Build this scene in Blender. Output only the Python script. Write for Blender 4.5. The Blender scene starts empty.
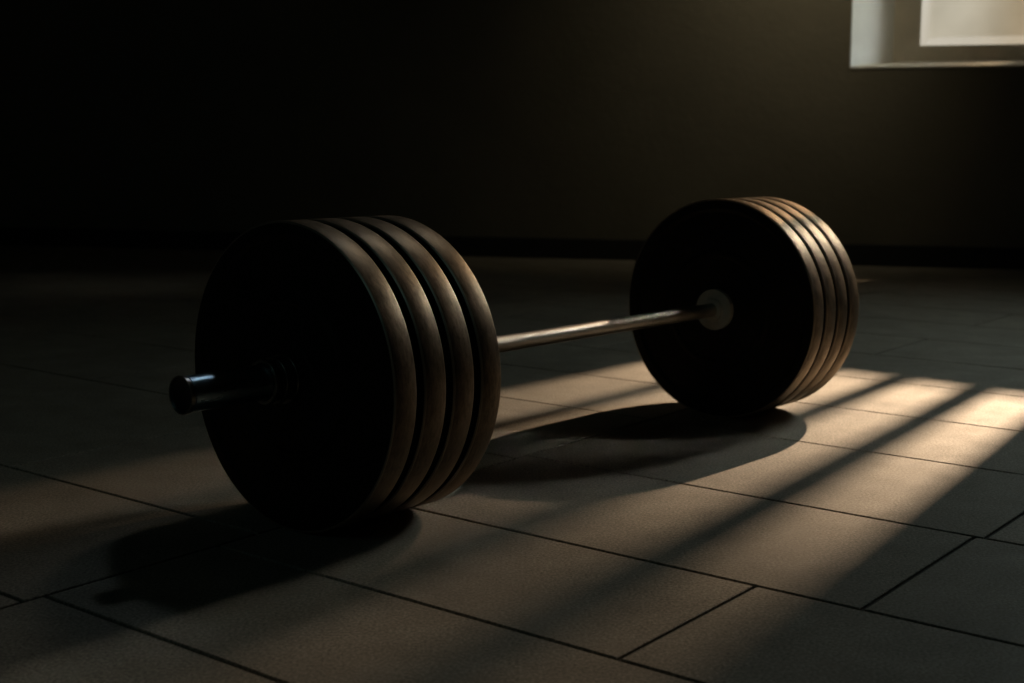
import bpy, bmesh, math, random
from mathutils import Vector, Matrix
random.seed(4)
C = bpy.context.scene
COL = C.collection
PI = math.pi

# ------------------------------------------------------------ measured layout
F_PX, PITCH, ROLL, CAM_H = 1338.965, 0.1444055, 0.0023, 0.554
BX, BY, TH = -0.32258, 1.89123, 0.845948          # axis point at the near outer plate face, heading
R = 0.225                                          # plate radius
W_NEAR, SHAFT, W_FAR, TIP = 0.209863, 0.91, 0.181816, 0.1798
TILE = -0.668253                                   # heading of the long tile joints
AX = Vector((math.cos(TH), math.sin(TH), 0))

# ------------------------------------------------------------ helpers
def obj(name, bm, mat, parent=None, smooth=None):
    bmesh.ops.recalc_face_normals(bm, faces=bm.faces)
    me = bpy.data.meshes.new(name); bm.to_mesh(me); bm.free()
    o = bpy.data.objects.new(name, me); COL.objects.link(o)
    if mat: me.materials.append(mat)
    if parent: o.parent = parent
    if smooth is not None:
        for p in me.polygons: p.use_smooth = True
        me.set_sharp_from_angle(angle=math.radians(smooth))
    return o

def empty(name, loc, rz=0):
    o = bpy.data.objects.new(name, None); COL.objects.link(o)
    o.empty_display_size = 0.1
    o.location = loc; o.rotation_euler = (0, 0, rz)
    return o

def tag(o, label=None, cat=None, group=None, kind=None):
    if label: o['label'] = label
    if cat: o['category'] = cat
    if group: o['group'] = group
    if kind: o['kind'] = kind
    return o

def lathe(profile, seg=96, closed=True):
    """profile of (s, r); revolved about the local X axis. r=0 ends close on the axis."""
    bm = bmesh.new(); rings = []
    for s, r in profile:
        if r < 1e-6: rings.append([bm.verts.new((s, 0, 0))])
        else: rings.append([bm.verts.new((s, r*math.cos(2*PI*i/seg), r*math.sin(2*PI*i/seg))) for i in range(seg)])
    pairs = list(zip(rings, rings[1:]))
    if closed: pairs.append((rings[-1], rings[0]))
    for a, b in pairs:
        if len(a) == 1 and len(b) == 1: continue
        for i in range(seg):
            j = (i+1) % seg
            if len(a) == 1: bm.faces.new((a[0], b[i], b[j]))
            elif len(b) == 1: bm.faces.new((a[i], b[0], a[j]))
            else: bm.faces.new((a[i], b[i], b[j], a[j]))
    return bm

def bev_profile(pts, c=0.001):
    """cut every corner of an open profile a little (ends on the axis stay)."""
    out = []
    n = len(pts)
    for i, p in enumerate(pts):
        if i in (0, n-1) and pts[i][1] < 1e-6: out.append(p); continue
        a = Vector(pts[i-1]); b = Vector(p); d = Vector(pts[(i+1) % n])
        u = (a-b); v = (d-b)
        cc = min(c, u.length*0.4, v.length*0.4)
        out.append(tuple(b+u.normalized()*cc)); out.append(tuple(b+v.normalized()*cc))
    return out

def hexa(bm, lo, hi, T=None):
    """box from lo to hi, optionally through matrix T"""
    v = [bm.verts.new((T @ Vector((x, y, z))) if T else (x, y, z)) for z in (lo[2], hi[2]) for y in (lo[1], hi[1]) for x in (lo[0], hi[0])]
    for f in ((0,2,3,1),(4,5,7,6),(0,1,5,4),(2,6,7,3),(0,4,6,2),(1,3,7,5)): bm.faces.new([v[i] for i in f])

def bevel(bm, w, seg=2):
    bmesh.ops.bevel(bm, geom=list(bm.edges), offset=w, segments=seg, affect='EDGES', profile=0.6)

# ------------------------------------------------------------ materials
def mat(name, col, rough=0.5, metal=0.0, spec=0.5):
    m = bpy.data.materials.new(name); m.use_nodes = True
    b = m.node_tree.nodes['Principled BSDF']
    b.inputs['Base Color'].default_value = (*col, 1)
    b.inputs['Roughness'].default_value = rough; b.inputs['Metallic'].default_value = metal
    b.inputs['Specular IOR Level'].default_value = spec
    return m, m.node_tree, b

def N(t, kind, **kw):
    n = t.nodes.new(kind)
    for k, v in kw.items():
        if k.startswith('i_'): n.inputs[k[2:].replace('_', ' ')].default_value = v
        else: setattr(n, k, v)
    return n

def noise(t, scale, detail=6, rough=0.6, stretch=None, coord='Object'):
    tc = N(t, 'ShaderNodeTexCoord'); mp = N(t, 'ShaderNodeMapping')
    if stretch: mp.inputs['Scale'].default_value = stretch
    t.links.new(tc.outputs[coord], mp.inputs['Vector'])
    n = N(t, 'ShaderNodeTexNoise'); n.inputs['Scale'].default_value = scale
    n.inputs['Detail'].default_value = detail; n.inputs['Roughness'].default_value = rough
    t.links.new(mp.outputs['Vector'], n.inputs['Vector'])
    return n.outputs['Fac']

def ramp(t, src, stops):
    r = N(t, 'ShaderNodeValToRGB'); e = r.color_ramp.elements
    while len(e) > len(stops): e.remove(e[-1])
    while len(e) < len(stops): e.new(0.5)
    for i, (p, c) in enumerate(stops):
        e[i].position = p; e[i].color = (*c, 1) if len(c) == 3 else c
    t.links.new(src, r.inputs['Fac'])
    return r.outputs['Color']

def bump(t, b, src, strength, dist=0.002):
    n = N(t, 'ShaderNodeBump'); n.inputs['Strength'].default_value = strength; n.inputs['Distance'].default_value = dist
    t.links.new(src, n.inputs['Height']); t.links.new(n.outputs['Normal'], b.inputs['Normal'])

def mix(t, a, b, fac, mode='MULTIPLY'):
    n = N(t, 'ShaderNodeMix', data_type='RGBA', blend_type=mode)
    for s, v in ((n.inputs[6], a), (n.inputs[7], b), (n.inputs[0], fac)):
        if isinstance(v, (float, int)): s.default_value = v
        elif isinstance(v, tuple): s.default_value = (*v, 1)
        else: t.links.new(v, s)
    return n.outputs[2]

# stone tiles
M_TILE, t, b = mat('stone_tile', (.2, .19, .17), .55)
base = ramp(t, noise(t, 1.7, 5, .6), [(.3, (.195, .176, .146)), (.7, (.292, .264, .218))])
spk = ramp(t, noise(t, 240, 3, .7), [(.32, (.45,)*3), (.5, (1, 1, 1)), (.68, (1.7,)*3)])
att = N(t, 'ShaderNodeAttribute', attribute_name='shade')
c1 = mix(t, mix(t, base, spk, 1.0), att.outputs['Color'], 1.0)
blot = ramp(t, noise(t, 9, 8, .7), [(.35, (.82, .82, .82)), (.65, (1.12, 1.12, 1.12))])
t.links.new(mix(t, c1, blot, 1.0), b.inputs['Base Color'])
t.links.new(ramp(t, noise(t, 14, 6, .65), [(.3, (.58,)*3), (.7, (.74,)*3)]), b.inputs['Roughness'])
bump(t, b, noise(t, 230, 4, .7), .35, .0012)

M_GROUT, t, b = mat('dark_joint', (.010, .008, .006), .9)
bump(t, b, noise(t, 120), .3)

# walls: rough rendered plaster, olive brown
M_WALL, t, b = mat('plaster', (.2, .18, .14), .85, spec=.2)
t.links.new(ramp(t, noise(t, 1.1, 6, .6), [(.3, (.16, .145, .11)), (.7, (.22, .2, .155))]), b.inputs['Base Color'])
bump(t, b, noise(t, 26, 8, .6), .25, .01)
M_CEIL, t, b = mat('ceiling_paint', (.2, .19, .17), .9)
bump(t, b, noise(t, 30), .2, .004)
M_SKIRT, t, b = mat('dark_baseboard', (.02, .02, .018), .7)
bump(t, b, noise(t, 40), .1, .002)
M_REVEAL, t, b = mat('white_reveal', (.72, .74, .73), .8)
t.links.new(ramp(t, noise(t, 5, 5), [(.3, (.66, .68, .67)), (.7, (.76, .78, .77))]), b.inputs['Base Color'])
M_FRAME, t, b = mat('window_frame_paint', (.42, .38, .3), .55)
t.links.new(ramp(t, noise(t, 9, 5), [(.3, (.38, .345, .275)), (.7, (.48, .44, .35))]), b.inputs['Base Color'])
M_SILL, t, b = mat('sill_stone', (.5, .47, .41), .6)
t.links.new(ramp(t, noise(t, 6, 4), [(.3, (.42, .39, .33)), (.7, (.55, .52, .45))]), b.inputs['Base Color'])
M_STEELBAR, t, b = mat('bar_iron', (.03, .03, .03), .6, .6)
bump(t, b, noise(t, 60), .2, .001)

def glass(name, lo, hi, clear):
    m, t, b = mat(name, hi, .5)
    b.inputs['Transmission Weight'].default_value = 1.0
    b.inputs['IOR'].default_value = 1.15
    c = ramp(t, noise(t, 2.6, 5, .55), [(.3, lo), (.7, hi)])
    t.links.new(c, b.inputs['Base Color'])
    tr = N(t, 'ShaderNodeBsdfTransparent'); t.links.new(c, tr.inputs['Color'])
    mx = N(t, 'ShaderNodeMixShader'); mx.inputs[0].default_value = clear
    t.links.new(b.outputs[0], mx.inputs[1]); t.links.new(tr.outputs[0], mx.inputs[2])
    t.links.new(mx.outputs[0], t.nodes['Material Output'].inputs['Surface'])
    return m
M_GLASS = glass('dusty_glass', (.62, .60, .54), (.86, .84, .78), .45)
M_MARGIN = glass('clear_glass_margin', (.93, .93, .92), (.97, .97, .96), .6)

# rubber plates: black faces, worn dusty tread
def rubber(name, lo, hi, r0, r1, spec=.5, ior=1.5):
    m, t, b = mat(name, lo, .5, spec=spec)
    big = noise(t, 9, 7, .65)
    scr = noise(t, 60, 6, .75, stretch=(3.5, 1, 1))
    c = ramp(t, big, [(.3, lo), (.7, hi)])
    s = ramp(t, scr, [(.36, (.5, .47, .44)), (.5, (1, 1, 1)), (.66, (1.6, 1.5, 1.4))])
    t.links.new(mix(t, c, s, 1.0), b.inputs['Base Color'])
    t.links.new(ramp(t, scr, [(.3, (r0,)*3), (.7, (r1,)*3)]), b.inputs['Roughness'])
    bump(t, b, scr, .4, .0008)
    b.inputs['Specular Tint'].default_value = (1, .84, .66, 1)
    b.inputs['IOR'].default_value = ior
    return m
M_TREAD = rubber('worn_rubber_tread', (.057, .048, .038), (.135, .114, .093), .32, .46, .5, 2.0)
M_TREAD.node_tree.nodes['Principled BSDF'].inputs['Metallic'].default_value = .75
t = M_TREAD.node_tree; b = t.nodes['Principled BSDF']        # plate edges paled to paint in their thin highlight lines
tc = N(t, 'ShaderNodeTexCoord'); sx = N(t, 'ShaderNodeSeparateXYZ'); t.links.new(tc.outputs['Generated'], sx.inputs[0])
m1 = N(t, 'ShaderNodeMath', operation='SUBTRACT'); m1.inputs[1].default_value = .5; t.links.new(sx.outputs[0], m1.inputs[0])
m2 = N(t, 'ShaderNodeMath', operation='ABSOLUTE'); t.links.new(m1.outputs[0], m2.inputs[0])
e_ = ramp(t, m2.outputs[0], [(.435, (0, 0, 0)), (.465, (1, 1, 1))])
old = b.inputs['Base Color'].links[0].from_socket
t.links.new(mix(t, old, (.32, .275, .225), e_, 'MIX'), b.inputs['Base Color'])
M_FACE = rubber('black_rubber_face', (.006, .007, .007), (.010, .011, .011), .5, .7, .2)

M_STEEL, t, b = mat('brushed_steel', (.55, .52, .46), .3, 1.0)
f = noise(t, 90, 5, .6, stretch=(.25, 1, 1))
t.links.new(ramp(t, noise(t, 14, 6), [(.3, (.42, .39, .34)), (.7, (.62, .59, .53))]), b.inputs['Base Color'])
t.links.new(ramp(t, f, [(.3, (.38,)*3), (.7, (.52,)*3)]), b.inputs['Roughness'])
bump(t, b, f, .06, .0004)
M_KNURL, t, b = mat('knurled_steel', (.5, .47, .41), .42, 1.0)
tc = N(t, 'ShaderNodeTexCoord')
h = None
for sgn in (1, -1):      # two crossed helical sets of grooves
    mp = N(t, 'ShaderNodeMapping'); mp.inputs['Rotation'].default_value = (0, 0, sgn*PI/4)
    t.links.new(tc.outputs['UV'], mp.inputs['Vector'])
    w = N(t, 'ShaderNodeTexWave'); w.inputs['Scale'].default_value = 130
    t.links.new(mp.outputs['Vector'], w.inputs['Vector'])
    h = w.outputs['Fac'] if h is None else mix(t, h, w.outputs['Fac'], 1.0, 'MULTIPLY')
bump(t, b, h, .5, .0006)
M_SLEEVE, t, b = mat('cool_tint_chrome', (.34, .47, .56), .28, 1.0)  # blue put into the metal to colour its highlight like cool light
t.links.new(ramp(t, noise(t, 40, 5, stretch=(.3, 1, 1)), [(.3, (.24,)*3), (.7, (.36,)*3)]), b.inputs['Roughness'])
M_CAP, t, b = mat('dark_end_cap', (.05, .055, .06), .4, .8)
bump(t, b, noise(t, 80), .1, .0005)
M_LOCK, t, b = mat('dark_collar_metal', (.30, .28, .25), .3, 1.0)
bump(t, b, noise(t, 80), .1, .0005)
M_BUSH, t, b = mat('dull_grey_flange', (.42, .42, .38), .55, .3)
t.links.new(ramp(t, noise(t, 45, 5), [(.3, (.44, .44, .40)), (.7, (.62, .62, .56))]), b.inputs['Base Color'])

# ------------------------------------------------------------ floor of oblong stone tiles
def build_floor():
    bm = bmesh.new(); lay = bm.faces.layers.float_color.new('shade')
    T = Matrix.Rotation(TILE, 4, 'Z')
    g = 0.0031
    def tile(p0, p1, q0, q1):
        s = random.uniform(.93, 1.07)
        e = 0.0012
        z0, z1 = -0.02, 0.0
        low = [(p0+g, q0+g, z0), (p1-g, q0+g, z0), (p1-g, q1-g, z0), (p0+g, q1-g, z0)]
        mid = [(x, y, z1-e) for x, y, _ in low]
        top = [(p0+g+e, q0+g+e, z1), (p1-g-e, q0+g+e, z1), (p1-g-e, q1-g-e, z1), (p0+g+e, q1-g-e, z1)]
        rs = [[bm.verts.new(T @ Vector(v)) for v in r] for r in (low, mid, top)]
        fs = [bm.faces.new(rs[2])]
        for a, b_ in ((0, 1), (1, 2)):
            for i in range(4):
                j = (i+1) % 4
                fs.append(bm.faces.new((rs[a][i], rs[a][j], rs[b_][j], rs[b_][i])))
        for f in fs: f[lay] = (s, s, s, 1)
    right = [.17, .53, .898, 1.17, 1.487, 1.88, 2.30, 2.66]
    left = [.13, .50, .87, 1.245, 1.85, 2.30, 2.66]
    joint = {1.17: -.776, 1.487: -.634, 1.88: -.620, .898: -.30, 2.30: -.05, .53: -.9, .17: -.5}
    SPLIT = -1.45
    for i in range(len(right)-1):
        q0, q1 = right[i], right[i+1]
        j = joint.get(q0, 0)
        xs = [SPLIT if (j-1.3) < SPLIT < j or abs(j-1.3-SPLIT) < .5 else j-1.3]
        if xs[0] > SPLIT+.01: xs.insert(0, SPLIT)
        xs[0] = SPLIT
        xs += [j+1.3*k for k in range(0, 5)]
        xs = sorted(x for x in set(xs) if x >= SPLIT)
        for a, b_ in zip(xs, xs[1:]): tile(a, b_, q0, q1)
    for i in range(len(left)-1):
        j = SPLIT
        off = [0, .65][i % 2]
        xs = [SPLIT] + [SPLIT-off-1.3*k for k in range(0 if off else 1, 5)]
        xs = sorted(set(xs))
        for a, b_ in zip(xs, xs[1:]): tile(a, b_, left[i], left[i+1])
    q = 2.66; k = 0                       # rows further back
    while q < 9.6:
        off = .65*(k % 2)
        for n in range(-9, 6): tile(off+1.3*n-.15, off+1.3*n+1.15, q, q+.38)
        q += .38; k += 1
    q = .13; k = 1                       # rows nearer than the picture
    while q > -5.2:
        q1 = q; q -= .38; off = .65*(k % 2)
        qa = q1
        for n in range(-5, 7): tile(off+1.3*n-.3, off+1.3*n+1.0, q, qa)
        k += 1
    for q0, q1 in ((.13, .17),):
        tile(-1.45, 3.75, q0, q1)
    o = obj('floor', bm, M_TILE); tag(o, kind='structure')
    bm = bmesh.new(); hexa(bm, (-9, -6, -.12), (9, 12, -.004))
    u = obj('floor_joint_bed', bm, M_GROUT, o)
    return o
build_floor()

# ------------------------------------------------------------ room shell
WALL_T = 0.34
HGT = 4.4
wd = Vector((1.83-.44, 6.30-6.67, 0)).normalized()      # heading of the back wall
K0 = Vector((.44, 6.67, 0))
corner = K0 + wd*((2.45-K0.x)/wd.x)
wr = Vector((math.cos(math.radians(-43.77)), math.sin(math.radians(-43.77)), 0))
P_left = K0 + wd*((-4.6-K0.x)/wd.x)
P_r2 = corner + wr*4.6
P_r3 = Vector((P_r2.x+.2, -1.6, 0)); P_b = Vector((-4.6, -1.6, 0))
ROOM = [P_b, P_left, corner, P_r2, P_r3]

def wall(name, a, b, holes=(), m=M_WALL):
    """a to b, room on the right-hand side; holes (u0,u1,z0,z1)"""
    d = (b-a); L = d.length; d.normalize(); out = Vector((-d.y, d.x, 0))
    us = sorted({0, L, *[h[0] for h in holes], *[h[1] for h in holes]})
    zs = sorted({0, HGT, *[h[2] for h in holes], *[h[3] for h in holes]})
    bm = bmesh.new()
    T = Matrix((( d.x, out.x, 0, a.x), (d.y, out.y, 0, a.y), (0, 0, 1, 0), (0, 0, 0, 1)))
    solid = lambda i, j: 0 <= i < len(us)-1 and 0 <= j < len(zs)-1 and not any(h[0]-1e-6 <= us[i] and us[i+1] <= h[1]+1e-6 and h[2]-1e-6 <= zs[j] and zs[j+1] <= h[3]+1e-6 for h in holes)
    vc = {}
    def V(u, y, z):
        k = (round(u, 5), round(y, 5), round(z, 5))
        if k not in vc: vc[k] = bm.verts.new(T @ Vector((u, y, z)))
        return vc[k]
    for i in range(len(us)-1):
        for j in range(len(zs)-1):
            if not solid(i, j): continue
            u0, u1, z0, z1 = us[i], us[i+1], zs[j], zs[j+1]
            for y in (0, WALL_T): bm.faces.new((V(u0,y,z0), V(u1,y,z0), V(u1,y,z1), V(u0,y,z1)))
            if not solid(i-1, j): bm.faces.new((V(u0,0,z0), V(u0,WALL_T,z0), V(u0,WALL_T,z1), V(u0,0,z1)))
            if not solid(i+1, j): bm.faces.new((V(u1,0,z0), V(u1,WALL_T,z0), V(u1,WALL_T,z1), V(u1,0,z1)))
            if not solid(i, j-1): bm.faces.new((V(u0,0,z0), V(u1,0,z0), V(u1,WALL_T,z0), V(u0,WALL_T,z0)))
            if not solid(i, j+1): bm.faces.new((V(u0,0,z1), V(u1,0,z1), V(u1,WALL_T,z1), V(u0,WALL_T,z1)))
    o = obj(name, bm, m); tag(o, kind='structure')
    return T, d, out

# the window seen at the top right: opening in wall coordinates
U = lambda x: (K0 + wd*((x-K0.x)/wd.x) - P_left).length
U0, U1, Z0, Z1 = U(1.572), U(2.43), 0.917, 1.75
TB, _, _ = wall('wall_back', P_left, corner, [(U0, U1, Z0, Z1)])

# the barred window that throws the light on the floor
SUN_D = 7.5; SUN_H = SUN_D*math.tan(math.radians(30))
d54 = Vector((math.cos(math.radians(54.3)), math.sin(math.radians(54.3)), 0))
LAMP = Vector((.21, 2.183, 0)) + d54*SUN_D + Vector((0, 0, SUN_H))
out_r = Vector((-wr.y, wr.x, 0))
def on_right_wall(x, y, off=0.0, z=0.0):
    """where the ray from the lamp to a floor point meets the right wall -> (u, z)"""
    p = Vector((x, y, z)); dd = p-LAMP
    k = ((corner+out_r*off-LAMP).dot(out_r))/dd.dot(out_r)
    h = LAMP+dd*k
    return (h-corner).dot(wr), h.z
def fl(v, u):   # floor point from cross-beam and along-beam coordinates
    return (.812*v+.584*u, -.584*v+.812*u)
off_g = WALL_T*.5
uc = lambda v: on_right_wall(*fl(v, 1.95), off_g)[0]
uL, uR = uc(-1.79), on_right_wall(*fl(-.675, 2.4), off_g)[0]
zs_ = on_right_wall(.97, 3.115, 0)[1]
zt_ = on_right_wall(*fl(-1.2, .75), WALL_T)[1]
uLi, uRi = uL-.02, uR+.02
z_hi = zt_
holes_r = [(uLi, uRi, zs_, z_hi), (.85, 1.65, 1.95, 2.85)]
TR, _, _ = wall('wall_right', corner, P_r2, holes_r)
wall('wall_side', P_r2, P_r3)
wall('wall_rear', P_r3, P_b)
wall('wall_left', P_b, P_left)

bm = bmesh.new()
for z, s in ((HGT, 1), (HGT+.2, -1)):
    vs = [bm.verts.new((p.x*1.08, p.y*1.06, z)) for p in ROOM]
    bm.faces.new(vs)
bm.verts.ensure_lookup_table(); n = len(ROOM)
for i in range(n): bm.faces.new((bm.verts[i], bm.verts[(i+1)%n], bm.verts[n+(i+1)%n], bm.verts[n+i]))
tag(obj('ceiling', bm, M_CEIL), kind='structure')

bm = bmesh.new(); hexa(bm, (0.02, -.02, 0.0), ((corner-P_left).length-.03, 0.0, .10), TB); bevel(bm, .004)
tag(obj('baseboard_back', bm, M_SKIRT), kind='structure')

# window_1
def slab(pts, T, thick_dir, th):
    bm = bmesh.new()
    a = [bm.verts.new(T @ Vector(p)) for p in pts]
    b_ = [bm.verts.new(T @ (Vector(p)+Vector(thick_dir)*th)) for p in pts]
    bm.faces.new(a); bm.faces.new(b_)
    m = len(pts)
    for i in range(m): bm.faces.new((a[i], a[(i+1)%m], b_[(i+1)%m], b_[i]))
    return bm
def window_one():
    w = empty('window_1', TB @ Vector(((U0+U1)/2, 0, Z0))); tag(w, kind='structure')
    inv = Matrix.Translation(-w.location) @ TB
    SP = .195; D = .22                  # splay and depth of the reveal
    zb = Z0+.030; zr = Z0+.006                       # above the sill board
    # left and right splayed reveals (solid wedges filling the opening's sides)
    bm = slab([(U0, .004, zr), (U0, WALL_T, zr), (U0+SP, WALL_T, zr), (U0+SP, D, zr), (U0+.004, .002, zr)], inv, (0, 0, 1), Z1-zr)
    obj('window_reveal', bm, M_REVEAL, w)
    bm = slab([(U1, .004, zr), (U1, WALL_T, zr), (U1-.02, WALL_T, zr), (U1-.02, D, zr), (U1-.004, .002, zr)], inv, (0, 0, 1), Z1-zr)
    obj('window_reveal', bm, M_REVEAL, w)
    bm = slab([(U0, -.004, Z0-.001), (U0, -.004, Z0+.009), (U0, D, zb+.014), (U0, WALL_T, zb+.014), (U0, WALL_T, Z0-.001)], inv, (1, 0, 0), U1-U0); bevel(bm, .002)
    obj('window_sill', bm, M_SILL, w)
    a0, a1 = U0+SP, U1-.02
    # frame stands above a low dark upstand
    fr = .03
    fw, fb = .122, .085
    y0, y1 = D-.02, D+.022
    bm = bmesh.new()
    z_0, z_1 = zb, Z1
    hexa(bm, (a0, y0, z_0), (a0+fw, y1, z_1), inv); hexa(bm, (a1-fr, y0, z_0), (a1, y1, z_1), inv)
    hexa(bm, (a0+fw, y0, z_0), (a1-fr, y1, z_0+fb), inv); hexa(bm, (a0+fw, y0, z_1-fw), (a1-fr, y1, z_1), inv)
    obj('window_frame', bm, M_FRAME, w)
    b0, b1, c0, c1 = a0+fw, a1-fr, z_0+fb, z_1-fw
    t_ = .042; y0, y1 = D+.012, D+.018
    bm = bmesh.new()
    hexa(bm, (b0, y0, c0), (b0+t_, y1, c1), inv); hexa(bm, (b1-t_, y0, c0), (b1, y1, c1), inv)
    hexa(bm, (b0+t_, y0, c0), (b1-t_, y1, c0+t_), inv); hexa(bm, (b0+t_, y0, c1-t_), (b1-t_, y1, c1), inv)
    obj('clear_glass_margin', bm, M_MARGIN, w)
    bm = bmesh.new(); hexa(bm, (b0+t_, D+.012, c0+t_), (b1-t_, D+.018, c1-t_), inv)
    obj('window_pane', bm, M_GLASS, w)
window_one()

def window_two():
    mid = (uLi+uRi)/2
    w = empty('window_2', TR @ Vector((mid, 0, zs_))); tag(w, kind='structure')
    inv = Matrix.Translation(-w.location) @ TR
    k = 1-4.53/SUN_D
    for v, wid in ((-1.57, .07), (-1.345, .07), (-1.107, .08), (-.871, .09)):
        u = uc(v); hw = wid*k/2
        bm = bmesh.new(); hexa(bm, (u-hw, off_g-.008, zs_), (u+hw, off_g+.008, z_hi), inv)
        obj('window_bar', bm, M_STEELBAR, w)
window_two()
def build_added_window():  # unseen window, added and placed to suit the side lamps
    u0, u1, z0, z1 = holes_r[1]
    w = empty('added_window', TR @ Vector(((u0+u1)/2, 0, z0))); tag(w, kind='structure')
    inv = Matrix.Translation(-w.location) @ TR
    bm = bmesh.new(); f = .05
    for lo, hi in (((u0, z0), (u0+f, z1)), ((u1-f, z0), (u1, z1)), ((u0+f, z0), (u1-f, z0+f)), ((u0+f, z1-f), (u1-f, z1)), (((u0+u1)/2-.02, z0+f), ((u0+u1)/2+.02, z1-f))):
        hexa(bm, (lo[0], .2, lo[1]), (hi[0], .25, hi[1]), inv)
    obj('window_frame', bm, M_FRAME, w)
build_added_window()

# ------------------------------------------------------------ weight plates
def make_plate_mesh(t_rim, pitch):
    c = .0022
    rec = .005
    # side facing the near end (s=0): lip, dished web, flat hub
    prof = [(0.0, .0262), (0.0, .052), (.0022, .056), (.0022, .106), (0.0, .110), (0.0, .116), (rec, .124), (rec, .198), (0.0, .206), (0.0, R-c), (c*.55, R-c*.25), (c, R)]
    n_face = None
    s = t_rim
    far = [(s-c, R), (s-c*.55, R-c*.25), (s, R-c), (s, .206), (s-rec, .198), (s-rec, .124), (s, .118), (pitch-.0015, .116), (pitch-.0004, .114), (pitch-.0004, .0262)]
    return prof, far

def make_plate(t_rim, pitch, root):
    prof, far = make_plate_mesh(t_rim, pitch)
    bm = lathe(prof+far, 192, True)
    o = obj('plate_body', bm, M_FACE, root, smooth=24)
    # worn tread band: its own skin round the rim
    c = .0022; e = .00025
    seg = [( .0001, R-c-.0012), (-e, R-c-.0002), (-e*.2+c*.5, R-c*.2+e), (c, R+e), (t_rim-c, R+e), (t_rim-c*.5+e*.2, R-c*.2+e), (t_rim+e, R-c-.0002), (t_rim-.0001, R-c-.0012), (t_rim*.5, R-.004)]
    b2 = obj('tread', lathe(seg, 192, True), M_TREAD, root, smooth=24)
    return o, b2

def place(root, s):
    p = Vector((BX, BY, R)) + AX*s
    root.location = p; root.rotation_euler = (0, 0, TH)

near_t, near_p = .0405, (W_NEAR-.0405)/3
far_t, far_p = .0368, (W_FAR-.0368)/3
def stack(t_, p_, s0, labels, group):
    first = None
    for i, lab in enumerate(labels):
        if first is None:
            r = empty('weight_plate', (0, 0, 0)); make_plate(t_, p_, r); first = r
        else:
            r = first.copy(); COL.objects.link(r)
            for ch in list(first.children):
                c_ = ch.copy(); COL.objects.link(c_); c_.parent = r
        tag(r, lab, 'weight plate', group)
        place(r, s0+p_*i)
        r.rotation_euler = (0, 0, TH)
        for ch in r.children: ch.rotation_euler = (0.9*i, 0, 0)
stack(near_t, near_p, 0.0, [
    'outermost black plate of the large front stack, locked by the end collar',
    'black plate second from the outside in the large front stack',
    'black plate third from the outside in the large front stack',
    'innermost black plate of the large front stack, facing the bare bar'], 'weight plates on the near end of the bar')
S_F = W_NEAR+SHAFT
stack(far_t, far_p, S_F, [
    'innermost black plate of the far stack, its dark face round the grey flange',
    'black plate second from the bare bar in the far stack',
    'black plate third from the bare bar in the far stack',
    'outermost black plate of the far stack, furthest right, nearest the window wall'], 'weight plates on the far end of the bar')

# ------------------------------------------------------------ barbell
bar = empty('barbell', (BX, BY, R), TH)
tag(bar, 'long steel barbell lying on the tiled floor through two stacks of black plates', 'barbell')
s_in, s_out = W_NEAR+near_p-near_t+.0005, S_F-.0005
def uv_tube(o):
    me = o.data; uv = me.uv_layers.new(name='UVMap')
    for poly in me.polygons:
        angs = []
        for li in poly.loop_indices:
            v = me.vertices[me.loops[li].vertex_index].co
            angs.append(math.atan2(v.z, v.y))
        a0 = angs[0]
        for li, a in zip(poly.loop_indices, angs):
            while a-a0 > PI: a -= 2*PI
            while a-a0 < -PI: a += 2*PI
            v = me.vertices[me.loops[li].vertex_index].co
            uv.data[li].uv = (v.x, a*.014)
RS = .0139
fl_t = .020
A, B = s_in+fl_t, s_out-fl_t
obj('shaft', lathe([(A-.01, 0), (A-.01, RS), (B+.01, RS), (B+.01, 0)], 64, False), M_STEEL, bar, 30)
def knurl(a, b_):
    e = .0005
    o = obj('knurled_grip', lathe(bev_profile([(a, RS-.001), (a, RS+e), (b_, RS+e), (b_, RS-.001)], .0004), 64, True), M_KNURL, bar, 30)
    uv_tube(o)
L_ = B-A
knurl(A+.03, A+.30*L_); knurl(A+.74*L_, A+.94*L_)
for a, sgn, nm in ((s_in, 1, ''), (s_out, -1, '')):
    pr = [(a, 0), (a, .0415), (a+sgn*.011, .0415), (a+sgn*.0125, .042), (a+sgn*.0125, .024), (a+sgn*fl_t, .0225), (a+sgn*fl_t, 0)]
    obj('flange', lathe(bev_profile(pr, .0008), 96, False), M_BUSH, bar, 30)
# sleeves
def sleeve(a, tip):
    d = 1 if tip > a else -1
    obj('sleeve', lathe(bev_profile([(a, 0), (a, .0250), (tip-d*.0085, .0250), (tip-d*.0085, .0236), (tip-d*.006, .0236), (tip-d*.006, 0)], .0005), 96, False), M_SLEEVE, bar, 30)
    obj('end_cap', lathe(bev_profile([(tip-d*.0062, 0), (tip-d*.0062, .0262), (tip, .0262), (tip, .0238), (tip-d*.002, .0225), (tip-d*.002, 0)], .0006), 96, False), M_CAP, bar, 30)
    obj('end_cap_rim', lathe(bev_profile([(tip-d*.0058, .0255), (tip-d*.0058, .0266), (tip+d*.0006, .0266), (tip+d*.0006, .0246), (tip-d*.001, .0246)], .0004), 96, True), M_LOCK, bar, 30)
sleeve(s_in, -TIP); sleeve(s_out, S_F+W_FAR+.16)

lk = empty('lock_collar', (BX, BY, R), TH)
tag(lk, 'round ridged locking collar on the front sleeve, clamped against the outermost plate', 'collar')
def ring(s0, s1, r0, r1, nm, m):
    obj(nm, lathe(bev_profile([(s0, r0), (s0, r1), (s1, r1), (s1, r0)], .0009), 96, True), m, lk, 30)
ring(-.009, -.0006, .0262, .0360, 'base_ring', M_LOCK)
ring(-.035, -.009, .0262, .0300, 'collar_body', M_CAP)
ring(-.026, -.017, .0295, .0335, 'clamp_ring', M_LOCK)
ring(-.044, -.035, .0262, .0322, 'outer_ring', M_LOCK)

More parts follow.
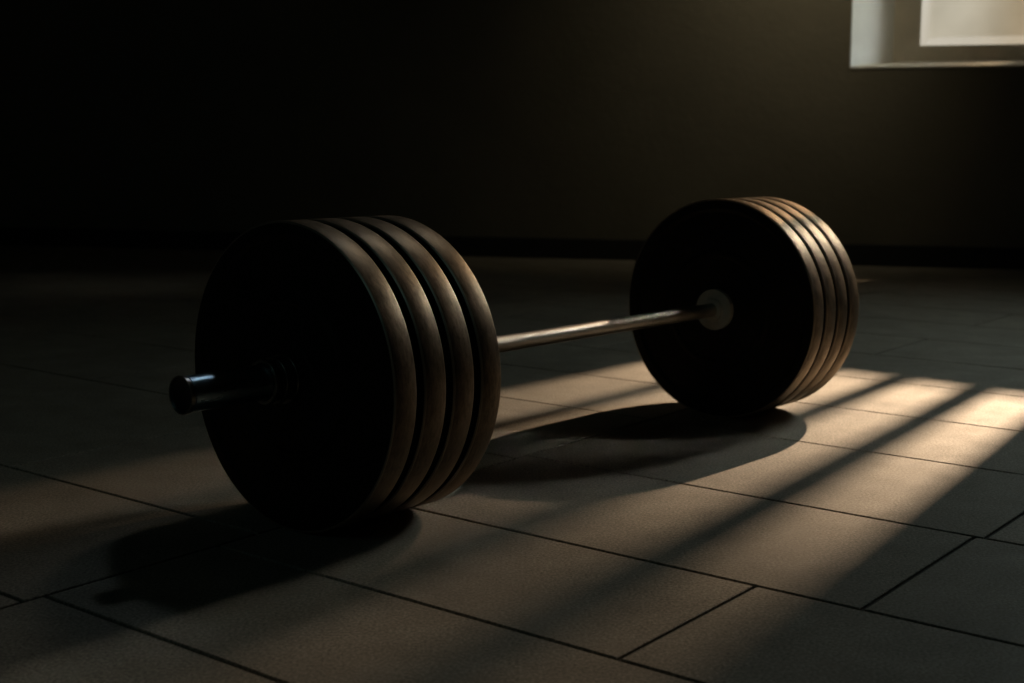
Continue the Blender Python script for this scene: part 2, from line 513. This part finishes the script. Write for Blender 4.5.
# ------------------------------------------------------------ light
def aim(o, target):
    o.rotation_euler = (Vector(target)-o.location).to_track_quat('-Z', 'Y').to_euler()
def area(name, loc, target, sx, sy, power, col, spread=180):
    l = bpy.data.lights.new(name, 'AREA'); l.shape = 'RECTANGLE'; l.size = sx; l.size_y = sy
    l.energy = power; l.color = col; l.spread = math.radians(spread)
    o = bpy.data.objects.new(name, l); COL.objects.link(o); o.location = loc; aim(o, target)
    return o
AIM = Vector((LAMP.x, LAMP.y, 0)) - d54*(LAMP.z/math.tan(math.radians(43.85))); AIM.z = 0
area('low_sun', LAMP, AIM+Vector((.24, -.16, 0)), .050, .12, 150, (1, .72, .475), 30.6)
area('low_sun', LAMP, (.22, 2.1, 0), .050, .12, 4.8, (1, .68, .41), 34)
# cool daylight standing outside the visible window, raking its left reveal
p = TB @ Vector((U1+1.2, .95, 1.7))
area('window_daylight', p, TB @ Vector((U0+.1, .1, 1.35)), .7, .8, 54, (.86, .95, 1.0), 60)
# added fill for the right floor, set at the invented side window
p = TR @ Vector((1.25, .45, 2.5))
area('side_fill', p, (1.3, 3.5, 0), .7, .7, 4.2, (.84, 1, .93), 66)
p = TR @ Vector((1.3, .3, 2.45))  # added narrow beams aimed at the plate rims for their highlights
area('side_beam', p, (.07, 2.03, .58), .6, .6, .22, (1, .90, .74), 8)
area('side_beam', p, (.70, 2.95, .42), .6, .6, .27, (1, .95, .86), 7)
# added beams without openings, for highlights on rims, sleeve and shaft
def highlight_beam(loc, aim_at, sx, sy, power, col, spread):
    sk = area('highlight_beam', loc, aim_at, sx, sy, power, col, spread)
    z_ = (Vector(loc)-Vector(aim_at)).normalized(); x_ = Vector((math.sin(TH), -math.cos(TH), 0)); x_ = (x_-z_*x_.dot(z_)).normalized()
    sk.rotation_euler = Matrix((x_, z_.cross(x_), z_)).transposed().to_euler()
highlight_beam((1.3, 5.6, 4.15), (-.10, 2.02, .62), 1.1, .6, .085, (1, .90, .74), 8.5)
highlight_beam((.60, 4.7, 4.2), (-.4, 1.82, .25), .4, .4, .013, (.78, .92, 1), 4)
highlight_beam((4.4, 3.8, 4.2), (.44, 2.76, .26), .4, .4, .15, (1, .95, .85), 5)
# added faint teal fill from behind the camera, no opening there
area('teal_fill', (-2.6, -.9, 2.6), (-1.2, 5, .8), .8, 1.4, 1.7, (.42, .85, .82))
# added spot without fixture, standing in for hazy glow beside the window
sp = bpy.data.lights.new('wall_glow', 'SPOT'); sp.energy = 16.5; sp.color = (1, .86, .58); sp.spot_size = math.radians(100); sp.spot_blend = 1.0; sp.shadow_soft_size = .25
so = bpy.data.objects.new('wall_glow', sp); COL.objects.link(so); so.location = TB @ Vector((U(1.62), -.6, 2.05)); aim(so, TB @ Vector((U(1.3), 0, 1.35)))

w = bpy.data.worlds.new('sky'); C.world = w; w.use_nodes = True
t = w.node_tree; bg = t.nodes['Background']
tc = N(t, 'ShaderNodeTexCoord'); nz = N(t, 'ShaderNodeTexNoise'); nz.inputs['Scale'].default_value = 9
t.links.new(tc.outputs['Generated'], nz.inputs['Vector'])
t.links.new(ramp(t, nz.outputs['Fac'], [(.35, (.40, .335, .235)), (.65, (.58, .50, .38))]), bg.inputs['Color'])
bg.inputs['Strength'].default_value = 1.0

# ------------------------------------------------------------ camera
cd = bpy.data.cameras.new('camera'); cam = bpy.data.objects.new('camera', cd); COL.objects.link(cam)
cam.location = (0, 0, CAM_H)
fw = Vector((0, math.cos(PITCH), -math.sin(PITCH))); rt = Vector((1, 0, 0)); up = rt.cross(fw)
r2 = rt*math.cos(ROLL)+up*math.sin(ROLL); u2 = -rt*math.sin(ROLL)+up*math.cos(ROLL)
cam.rotation_euler = Matrix((r2, u2, -fw)).transposed().to_euler()
cd.sensor_width = 36; cd.lens = F_PX/1024*36; cd.clip_start = .02
cd.dof.use_dof = True; cd.dof.focus_distance = 1.95; cd.dof.aperture_fstop = 5.6
C.camera = cam
C.view_settings.view_transform = 'Standard'; C.view_settings.look = 'None'
C.view_settings.exposure = 0; C.view_settings.gamma = 1; C.view_settings.use_curve_mapping = False
C.cycles.use_denoising = True
C.cycles.max_bounces = 6
